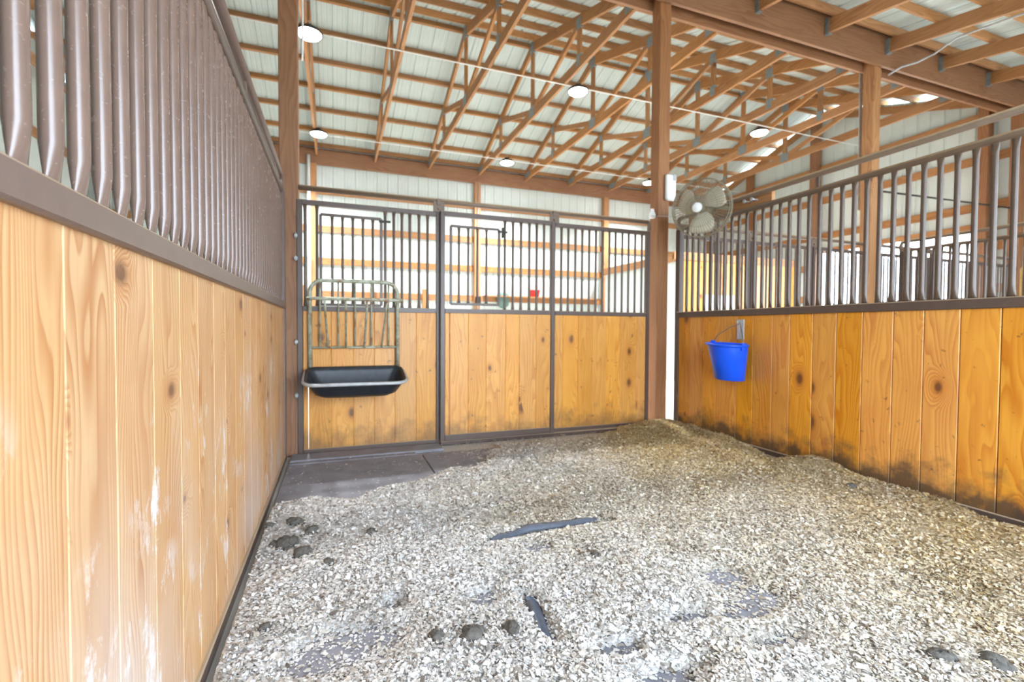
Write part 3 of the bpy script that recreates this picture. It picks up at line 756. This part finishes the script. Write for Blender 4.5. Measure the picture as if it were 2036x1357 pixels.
# loose flakes
def flakes(n, x0, x1, y0, y1, s0, s1, seed):
    r = np.random.default_rng(seed)
    x = r.uniform(x0, x1, n); y = r.uniform(y0, y1, n); h = bed_h(x, y)
    keep = (h > .018) | (r.uniform(0, 1, n) < np.clip(h / .018, 0.015, 1) * .5) & (h > .0) | (r.uniform(0, 1, n) < np.where((y < 2.75) | (x > 1.0), .16, .012))
    x, y, h = x[keep], y[keep], h[keep]; n = len(x)
    L = s0 * np.exp(r.normal(0, .42, n)); L = np.clip(L, s0 * .4, s1); Wd = L * r.uniform(.38, .8, n); curv = L * r.uniform(-.10, .34, n)
    yaw = r.uniform(0, 2 * np.pi, n); tilt = r.normal(0, .30, n); roll = r.normal(0, .30, n)
    flat = h < .02; tilt[flat] *= .25; roll[flat] *= .25
    z = np.maximum(h, .0185) + r.uniform(-.004, .009, n) * np.where(flat, .1, 1) + np.where(flat, .002, 0)
    u = np.array([-.5, 0, .5]); loc = np.zeros((n, 6, 3))
    for i in range(3):
        for j, v in enumerate((-.5, .5)):
            k = i * 2 + j
            loc[:, k, 0] = u[i] * L * (1 + (.12 if i != 1 else 0) * r.normal(0, 1, n))
            loc[:, k, 1] = v * Wd * (1 if i == 1 else r.uniform(.45, 1.0, n))
            loc[:, k, 2] = curv * (.25 - u[i] ** 2) * 2 * (1 if not False else 0)
    ct, st = np.cos(tilt), np.sin(tilt); cr, sr = np.cos(roll), np.sin(roll); cy, sy = np.cos(yaw), np.sin(yaw)
    X, Y, Z = loc[..., 0], loc[..., 1], loc[..., 2]
    Y, Z = Y * cr[:, None] - Z * sr[:, None], Y * sr[:, None] + Z * cr[:, None]
    X, Z = X * ct[:, None] + Z * st[:, None], -X * st[:, None] + Z * ct[:, None]
    X, Y = X * cy[:, None] - Y * sy[:, None], X * sy[:, None] + Y * cy[:, None]
    V = np.stack([X + x[:, None], Y + y[:, None], Z + z[:, None]], -1)
    V[..., 0] = np.clip(V[..., 0], XL + .032, XR - .034); V[..., 2] = np.maximum(V[..., 2], .0178)
    return V, x, y
parts = [flakes(210000, XL + .05, XR - .05, .55, 4.10, .0100, .030, 1), flakes(110000, XL + .05, 2.6, .7, 2.3, .0085, .028, 2), flakes(60000, .3, XR - .05, 1.9, 4.0, .009, .026, 3), flakes(18000, XL + .05, XR - .05, -.4, .6, .013, .034, 4)]
V = np.concatenate([q[0] for q in parts]); fx = np.concatenate([q[1] for q in parts]); fy = np.concatenate([q[2] for q in parts])
n = len(V); base = (np.arange(n) * 6)[:, None]
Fq = np.concatenate([base + np.array([0, 2, 3, 1]), base + np.array([2, 4, 5, 3])], 1).reshape(-1, 4)
me = bpy.data.meshes.new('shavings'); me.vertices.add(n * 6); me.vertices.foreach_set('co', V.astype(np.float32).ravel())
me.loops.add(n * 8); me.loops.foreach_set('vertex_index', Fq.astype(np.int32).ravel())
me.polygons.add(n * 2); me.polygons.foreach_set('loop_start', (np.arange(n * 2) * 4).astype(np.int32)); me.update(calc_edges=True)
attr(me, 'fresh', np.repeat(np.clip(fresh_warmlit_f(fx, fy) + rng.normal(0, .12, n), 0, 1), 6))
attr(me, 'soil', np.repeat(np.clip(soil_f(fx, fy) * rng.uniform(.3, 1.3, n), 0, 1), 6))
me.materials.append(M['shavings'])
put('loose_shavings', me, label='loose pale wood shavings strewn over the stall floor', cat='shavings', kind='stuff')

# manure clumps
def clump_mesh(seed, r):
    """a few pressed-together lumps in one body"""
    g = np.random.default_rng(seed); b = MB(); n = 12
    for q in range(4):
        ox, oy = (0, 0) if q == 0 else (g.uniform(-.6, .6) * r, g.uniform(-.6, .6) * r); rq = r * (.8 if q == 0 else g.uniform(.4, .65)); rings = []
        for i in range(8):
            t = math.pi * (i + .08) / 7.16; ring = []
            for k in range(n):
                a = 2 * math.pi * k / n; rr = rq * (1 + g.normal(0, .10))
                ring.append((ox + rr * math.sin(t) * math.cos(a), oy + rr * math.sin(t) * math.sin(a) * .85, -rr * math.cos(t) * .62))
            rings.append(ring)
        b.loft(rings)
    return b.mesh('manure_clump', 'manure')
CL = [(-.19, 2.60, .045, 'dark manure clump near the left wall, farthest of its pile'), (-.22, 2.38, .055, 'dark manure clump against the left pile, largest'), (-.14, 2.25, .05, 'dark manure clump nearest the camera in the left pile'),
      (-.11, 2.47, .04, 'dark manure clump at the right side of the left pile'), (-.31, 2.62, .03, 'small dark manure clump closest to the left wall'), (-.03, 2.10, .03, 'small dark clump just right of the left manure pile'),
      (.41, 1.45, .05, 'dark manure clump in the foreground middle, largest of three'), (.54, 1.44, .04, 'dark manure clump in the foreground, rightmost of three'), (.30, 1.47, .032, 'dark manure clump in the foreground, leftmost of three'),
      (-.22, 1.73, .026, 'small dark clump in the shavings beside the near left wall'), (.16, 2.36, .03, 'small dark clump alone in the shavings below the feeder'), (3.02, 2.00, .035, 'small dark clump in the shavings below the right wall'),
      (1.72, .86, .04, 'dark clump at the lower right corner, left of two'), (1.86, .80, .045, 'dark clump at the lower right corner, right of two'), (1.07, 1.80, .028, 'small brown clump beyond the middle of the stall floor')]
for i, (x, y, r, lb) in enumerate(CL):
    hh = float(bed_h(np.array([x]), np.array([y]))[0])
    put('manure_clump', clump_mesh(100 + i, r), None, (x, y, max(hh, .02) + r * .12), (random.uniform(-.2, .2), random.uniform(-.2, .2), random.uniform(0, 6)), label=lb, cat='manure', group='manure clumps on the bedding')

# ------------------------------------------------------------------ hay feeder on the left front panel
fd = empty('hay_feeder', (0.155, YF - .05, 0), label='worn metal hay rack with black feed pan on the stall front', cat='feeder')
hw = .345; R = .10
arch = [(-hw, 0, .66), (-hw, 0, 1.33)] + [(-hw + R - R * math.cos(a), 0, 1.33 + R * math.sin(a)) for a in np.linspace(.2, math.pi / 2, 6)] + \
       [(hw - R + R * math.sin(a), 0, 1.33 + R * math.cos(a)) for a in np.linspace(0, math.pi / 2 - .2, 6)] + [(hw, 0, 1.33), (hw, 0, .66)]
b = MB(); b.tube(arch, .0165, 12); b.build('frame_tube', 'worn_green_steel', fd)
D = .30
hoop = [(-hw - .005, 0, 1.285), (-hw - .01, -D * .55, 1.272)] + [(-hw - .01 + .13 - .13 * math.cos(a), -D * .55 - .13 * math.sin(a), 1.266) for a in np.linspace(.15, math.pi / 2, 6)] + \
       [(hw + .01 - .13 + .13 * math.sin(a), -D * .55 - .13 * math.cos(a), 1.266) for a in np.linspace(0, math.pi / 2 - .15, 6)] + [(hw + .01, -D * .55, 1.272), (hw + .005, 0, 1.285)]
b = MB(); b.tube(hoop, .0125, 12); b.build('rack_hoop', 'worn_green_steel', fd)
b = MB(); b.tube([(-hw, -.005, .885), (hw, -.005, .885)], .009, 8); b.build('cross_bar', 'worn_green_steel', fd)
for q in (-.205, -.07, .07, .205):
    b = MB(); b.tube([(q * 1.12, -D * .97, 1.264), (q * 1.1, -D * .8, 1.17), (q * 1.03, -.03, .90), (q * 1.03, -.005, .885)], .0085, 8); b.build('rack_bar', 'worn_green_steel', fd)
for q in (-.27, -.13, 0, .13, .27):
    b = MB(); b.tube([(q, -.004, .885), (q, -.004, 1.425)], .0075, 8); b.build('rack_bar', 'worn_green_steel', fd)
# pan: tapered tray, lofted outside and inside
def rrect(hx, y0, y1, r, z0, z1, n=5):
    pts = []
    for cx, cy, a0 in ((hx - r, y1 - r, 0), (-hx + r, y1 - r, 90), (-hx + r, y0 + r, 180), (hx - r, y0 + r, 270)):
        for k in range(n + 1):
            a = math.radians(a0 + 90 * k / n); X = cx + r * math.cos(a); Y = cy + r * math.sin(a)
            t = (Y - y0) / (y1 - y0); pts.append((X, Y, z0 + (z1 - z0) * t))
    return pts
b = MB()
b.loft([rrect(.24, -.26, -.05, .06, .505, .505), rrect(.30, -.31, -.015, .07, .53, .55), rrect(.365, -.355, .0, .07, .615, .70), rrect(.375, -.372, .0, .075, .622, .715), rrect(.375, -.372, .0, .075, .630, .728), rrect(.362, -.350, -.012, .07, .628, .722),
        rrect(.355, -.345, -.02, .065, .610, .69), rrect(.295, -.30, -.03, .06, .545, .56), rrect(.235, -.25, -.06, .05, .52, .52)], smooth=True, caps=True)
b.build('feed_pan', 'black_plastic', fd)
b = MB(); rim = rrect(.382, -.382, .0, .09, .618, .705, 6); b.tube(rim, .013, 10, closed=True); b.build('pan_ring', 'galvanised', fd)

# ------------------------------------------------------------------ blue bucket on the right wall
bk = empty('bucket', (XR - .006, 3.215, .61), label='blue flat-backed plastic bucket hanging on the right wall', cat='bucket')
bk.rotation_euler = (0.05, 0, 0)
def dring(r, depth, z, n=28):
    pts = []
    for k in range(n):
        a = 2 * math.pi * k / n; X = -depth / 2 - depth / 2 * math.cos(a); Y = r * math.sin(a)
        X = min(X * 1.0, -.004); X = X if math.cos(a) > -.72 else X
        # flat back: squeeze the wall side
        if math.cos(a) < 0: X = -depth / 2 - depth / 2 * max(math.cos(a), -1) * .92
        X = min(X, -.012)
        pts.append((X, Y, z))
    return pts
b = MB(); b.loft([dring(.120, .235, 0), dring(.126, .245, .006), dring(.168, .325, .29), dring(.168, .325, .300), dring(.184, .345, .300), dring(.186, .35, .316), dring(.166, .32, .318), dring(.160, .312, .29), dring(.118, .235, .014)]); b.build('bucket_body', 'blue_plastic', bk)
b = MB(); hp = [(-.15, -.155, .305), (-.14, -.13, .37), (-.10, -.07, .44), (-.03, -.005, .50), (-.03, .01, .50), (-.10, .09, .43), (-.14, .14, .365), (-.15, .157, .305)]
hp = [(-.17, -.172, .305), (-.15, -.14, .38), (-.09, -.06, .455), (-.04, .0, .495), (-.09, .07, .455), (-.15, .145, .38), (-.17, .172, .305)]
b.tube(hp, .0045, 8); b.build('bail_handle', 'wire_steel', bk)
for s in (-1, 1):
    b = MB(); b.box(-.19, -.15, s * .170 - .012, s * .170 + .012, .27, .335, .004); b.build('handle_ear', 'blue_plastic', bk)
hk = empty('bucket_hanger', (XR, 3.225, 1.05), label='small galvanised plate and hook holding the blue bucket', cat='hook')
b = MB(); b.box(-.008, 0, -.04, .04, -.09, .09, .003); b.build('hanger_plate', 'galvanised', hk)
b = MB(); b.tube([(-.006, 0, .06), (-.03, 0, .045), (-.042, 0, .055), (-.046, 0, .075)], .007, 8); b.build('hook', 'galvanised', hk)

# ------------------------------------------------------------------ fan
fb = empty('mounting_board', (XR + .055, 0, 2.155), label='short orange board bolted behind the pipes for the fan', cat='board')
b = MB(); b.box(.0, .038, 2.98, 3.98, -.065, .065, .003); b.build('board', 'timber_Y', fb)
for y in (3.12, 3.2, 3.62):
    b = MB(); b.tube([(-.07, y, .02), (.0, y, .02)], .008, 8); b.tube([(-.075, y, .02), (-.066, y, .02)], .016, 8); b.build('bolt', 'galvanised', fb)
fc = Vector((3.13, 3.46, 2.155)); fn = Vector((-.88, -.45, -.12)).normalized()
fan = empty('wall_fan', fc, label='round caged fan on the right wall pipes beside the post', cat='fan')
fan.rotation_euler = fn.to_track_quat('Y', 'Z').to_euler()     # local +Y is the blowing direction
RF = .262
gd = empty('guard_anchor') if False else None
b = MB()
for r, y in ((RF, .0), (RF * .985, .035), (RF, -.03)):
    b.tube([(r * math.cos(a), y, r * math.sin(a)) for a in np.linspace(0, 2 * math.pi, 48, endpoint=False)], .0042, 6, closed=True)
b.build('guard_rim', 'fan_guard', fan)
b = MB()
for q in range(56):
    a = 2 * math.pi * q / 56; c_, s_ = math.cos(a), math.sin(a)
    b.tube([(.05 * c_, .105, .05 * s_), (.14 * c_, .095, .14 * s_), (.23 * c_, .06, .23 * s_), (RF * c_, .01, RF * s_)], .0021, 4, caps=False)
for r, y in ((.10, .10), (.17, .085), (.225, .06)):
    b.tube([(r * math.cos(a), y, r * math.sin(a)) for a in np.linspace(0, 2 * math.pi, 40, endpoint=False)], .0016, 4, closed=True)
b.build('front_guard', 'fan_guard', fan)
b = MB()
for q in range(36):
    a = 2 * math.pi * q / 36; c_, s_ = math.cos(a), math.sin(a)
    b.tube([(.07 * c_, -.11, .07 * s_), (.16 * c_, -.095, .16 * s_), (.235 * c_, -.06, .235 * s_), (RF * c_, -.01, RF * s_)], .0019, 4, caps=False)
for r, y in ((.12, -.10), (.2, -.08)):
    b.tube([(r * math.cos(a), y, r * math.sin(a)) for a in np.linspace(0, 2 * math.pi, 40, endpoint=False)], .0016, 4, closed=True)
b.build('rear_guard', 'fan_guard', fan)
b = MB(); b.lathe([(.0, .118), (.036, .116), (.044, .108), (.044, .096), (.0, .094)], 24, axis='Y'); b.build('badge', 'white_plastic', fan)
b = MB(); b.lathe([(.0, .05), (.04, .048), (.045, .03), (.045, -.03), (.0, -.032)], 20, axis='Y'); b.build('hub', 'fan_guard', fan)
def blade(rot):
    b = MB(); rows = []
    for i, r in enumerate(np.linspace(.035, .228, 8)):
        t = i / 7; half = math.radians(20 + 22 * math.sin(math.pi * (.15 + .80 * t))); mid = math.radians(16 * t); row = []
        for a in np.linspace(mid - half, mid + half, 7):
            y = .034 * (a - mid) / half * (1 - .25 * t)
            row.append((r * math.cos(a + rot), y, r * math.sin(a + rot)))
        rows.append(row)
    th = .0025; b.loft([row + [(p[0], p[1] + th, p[2]) for p in row[::-1]] for row in rows], smooth=True); return b
for q in range(3): blade(math.radians(18 + 120 * q)).build('blade', 'fan_blade', fan)
b = MB(); b.lathe([(.0, -.03), (.062, -.035), (.07, -.06), (.07, -.15), (.055, -.17), (.0, -.175)], 20, axis='Y'); b.build('motor', 'fan_guard', fan)
b = MB(); b.tube([(0, -.12, -.05), (-.0, -.16, -.07), (.05, -.26, -.04), (.08, -.36, .0)], .013, 8); b.box(.03, .13, -.385, -.36, -.05, .05, .003); b.tube([(-.07, -.1, .0), (-.20, -.16, -.02), (-.13, -.30, -.02)], .009, 8); b.build('bracket', 'fan_guard', fan)

# ------------------------------------------------------------------ small fittings
b = MB(); b.box(-.062, .062, -.045, 0.0, -.135, .135, .012); t = b.build('spray_box', 'white_plastic', None, (3.335, YH - .072, 2.55), label='white plastic dispenser box on the post by the fan', cat='box')
b = MB(); b.box(0.0, .05, -.047, -.002, .07, .137, .006); b.build('dark_window', 'galvanised', t, (0.012, -.002, 0))
b = MB(); b.lathe([(0.0, .06), (.016, .058), (.02, .03), (.034, 0.0), (.036, -.03), (.03, -.04), (.0, -.04)], 16); b.build('insulator', 'white_plastic', None, (3.166, YH - .02, 2.27), label='small white bell insulator on the left side of the fan post', cat='insulator')
b = MB(); b.tube([(3.10, YF - .03, 2.235), (3.158, YF - .045, 2.235), (3.36, YF - .09, 2.235), (3.40, 3.7, 2.24)], .003, 6); b.build('fence_wire', 'galvanised', label='thin wire running across the fan post at pipe height', cat='wire')
b = MB(); b.tube([(-.24, YH - .02, 3.2), (-.236, YH - .02, 3.5), (-.245, YH, 4.6)], .008, 8); b.build('post_conduit', 'white_plastic', label='thin white cable on the right side of the left post', cat='cable')
b = MB(); b.tube([(6.66, YH + .05, 2.93), (10.0, YH + .05, 3.0)], .014, 8); b.build('overhead_cable', 'dark_metal', label='thin dark overhead rod behind the right partition', cat='rod')
b = MB(); b.beam((6.57, 4.357, 4.6), (6.60, 4.357, 2.66), .06, .008, (0, 1, 0)); b.build('hanging_strap', 'galvanised', label='long grey metal strap hanging beside the rear wooden post', cat='strap')
b = MB(); b.tube([(6.84, 4.368, 4.5), (6.71, 4.368, 4.06), (6.66, 4.368, 3.72)], .018, 6); b.build('hanging_strap', 'galvanised', label='slanting grey metal strap hanging from the rear header', cat='strap')
# cord drooping from the lean-to rafter to the rear post
pts = [(6.72, YH - .13, 4.36), (6.85, YH - .2, 4.45), (7.02, YH - .28, 4.50), (7.12, YH - .42, 4.56), (7.02, YH - .7, 4.58), (6.98, YH - 1.2, 4.50), (6.96, YH - 1.9, 4.37)]
b = MB(); b.tube(pts, .012, 8); b.build('power_cord', 'galvanised', label='grey cord drooping from the lean-to rafter to the rear post', cat='cord')

# ------------------------------------------------------------------ corner room beyond the aisle
RX0, RY0, RZ = 6.52, 7.90, 2.46
room = empty('corner_room', (RX0, RY0, 0), label='plank-fronted corner room with white metal side in the far corner', cat='room')
me = rib_panel(PW, RZ).mesh('side_panel', 'sheet_wall')
y = 0.0
while y < YE - RY0 - .5:
    w = put('side_panel', me, room, (0, y, 0), (math.pi / 2, 0, math.pi / 2)); y += PW
b = MB(); b.box(-.06, .0, 0, YE - RY0 - .2, RZ - .02, RZ + .14); b.build('top_plate', 'timber_Y', room)
b = MB(); b.box(-.06, XG - RX0 - .25, -.03, .03, RZ + .02, RZ + .18); b.build('top_plate', 'timber_X', room)
x = .02; i = 0
mpk = {}
while x < XG - RX0 - .40:
    put('plank', plank_mesh(.18, .03, .05, RZ + .02, 'pine_front', 'X'), room, (x, 0, 0)); x += .181
b = MB(); b.box(.72, 1.50, -.06, -.02, 1.0, 1.78, .005); b.build('white_board', 'white_paint', room)

# things along the far wall
sh = empty('red_tote', (4.58, YE - .14, 1.83), label='small red tote on the far wall ledge behind the door bars', cat='tote')
b = MB(); b.loft([rrect(.10, -.07, .07, .03, 0, 0), rrect(.13, -.09, .09, .03, .15, .15), rrect(.14, -.10, .10, .03, .15, .15), rrect(.14, -.10, .10, .03, .17, .17), rrect(.12, -.08, .08, .03, .165, .165), rrect(.09, -.06, .06, .03, .02, .02)]); b.build('tote_body', 'red_plastic', sh)
b = MB(); b.tube([(-.13, 0, .15), (-.11, 0, .25), (.11, 0, .25), (.13, 0, .15)], .006, 6); b.build('handle', 'wire_steel', sh)
b = MB()
b.loft([[(x, -.02 - .03 * math.sin(x * 9 + k), z) for x in np.linspace(-w, w, 7)] + [(x, .02, z) for x in np.linspace(w, -w, 7)] for k, (w, z) in enumerate(((.05, -.26), (.12, -.2), (.16, -.05), (.15, .08), (.06, .12)))])
b.build('hanging_cloth', 'green_grey', None, (3.78, YE - .11, 1.80), label='grey-green cloth hanging on the far wall behind the door', cat='cloth')
b = MB(); b.box(3.3, 6.4, YE - .25, YE - .045, 1.80, 1.83, .002); b.build('wall_ledge', 'timber_X', label='long wooden ledge along the far wall behind the door', cat='shelf')

# yard gate in the gable doorway
gt = empty('yard_gate', (XG + .25, (DY0 + DY1) / 2, 0), label='dark wire mesh gate panel standing in the gable doorway', cat='gate')
hw_ = (DY1 - DY0) / 2 - .1
for z in (.25, 1.30, 1.62):
    b = MB(); b.tube([(0, -hw_, z), (0, hw_, z)], .022, 8); b.build('gate_rail', 'dark_metal', gt)
for q in np.linspace(-hw_, hw_, 5):
    b = MB(); b.tube([(0, float(q), 0.0), (0, float(q), 1.66)], .024, 8); b.build('gate_post', 'dark_metal', gt)
b = MB()
for z in np.arange(.3, 1.62, .10): b.tube([(0, -hw_, float(z)), (0, hw_, float(z))], .0035, 4, caps=False)
for q in np.arange(-hw_, hw_, .10): b.tube([(0, float(q), .25), (0, float(q), 1.62)], .0035, 4, caps=False)
w = b.build('wire_mesh', 'dark_metal', gt, kind='stuff')
# stacked hay by the right edge
k = 0
for (x, y, z, lb) in ((8.2, 3.0, 0, 'lower tan hay bale stacked in the farthest stall'), (8.2, 3.0, .46, 'second tan hay bale up in the farthest stall stack'), (8.25, 3.0, .92, 'third tan hay bale up in the farthest stall stack'), (8.2, 2.98, 1.38, 'topmost tan hay bale in the farthest stall stack')):
    t = empty('hay_bale', (x, y, z), label=lb, cat='hay bale', group='hay bales')
    b = MB(); b.box(-.5, .5, -.23, .23, 0.005, .45, .03); b.build('bale_body', 'hay', t)
    for q in (-.25, .25):
        b = MB(); b.tube([(q, -.233, .0), (q, -.233, .455), (q, .233, .455), (q, .233, .0)], .004, 4, closed=True); b.build('twine', 'red_plastic', t)
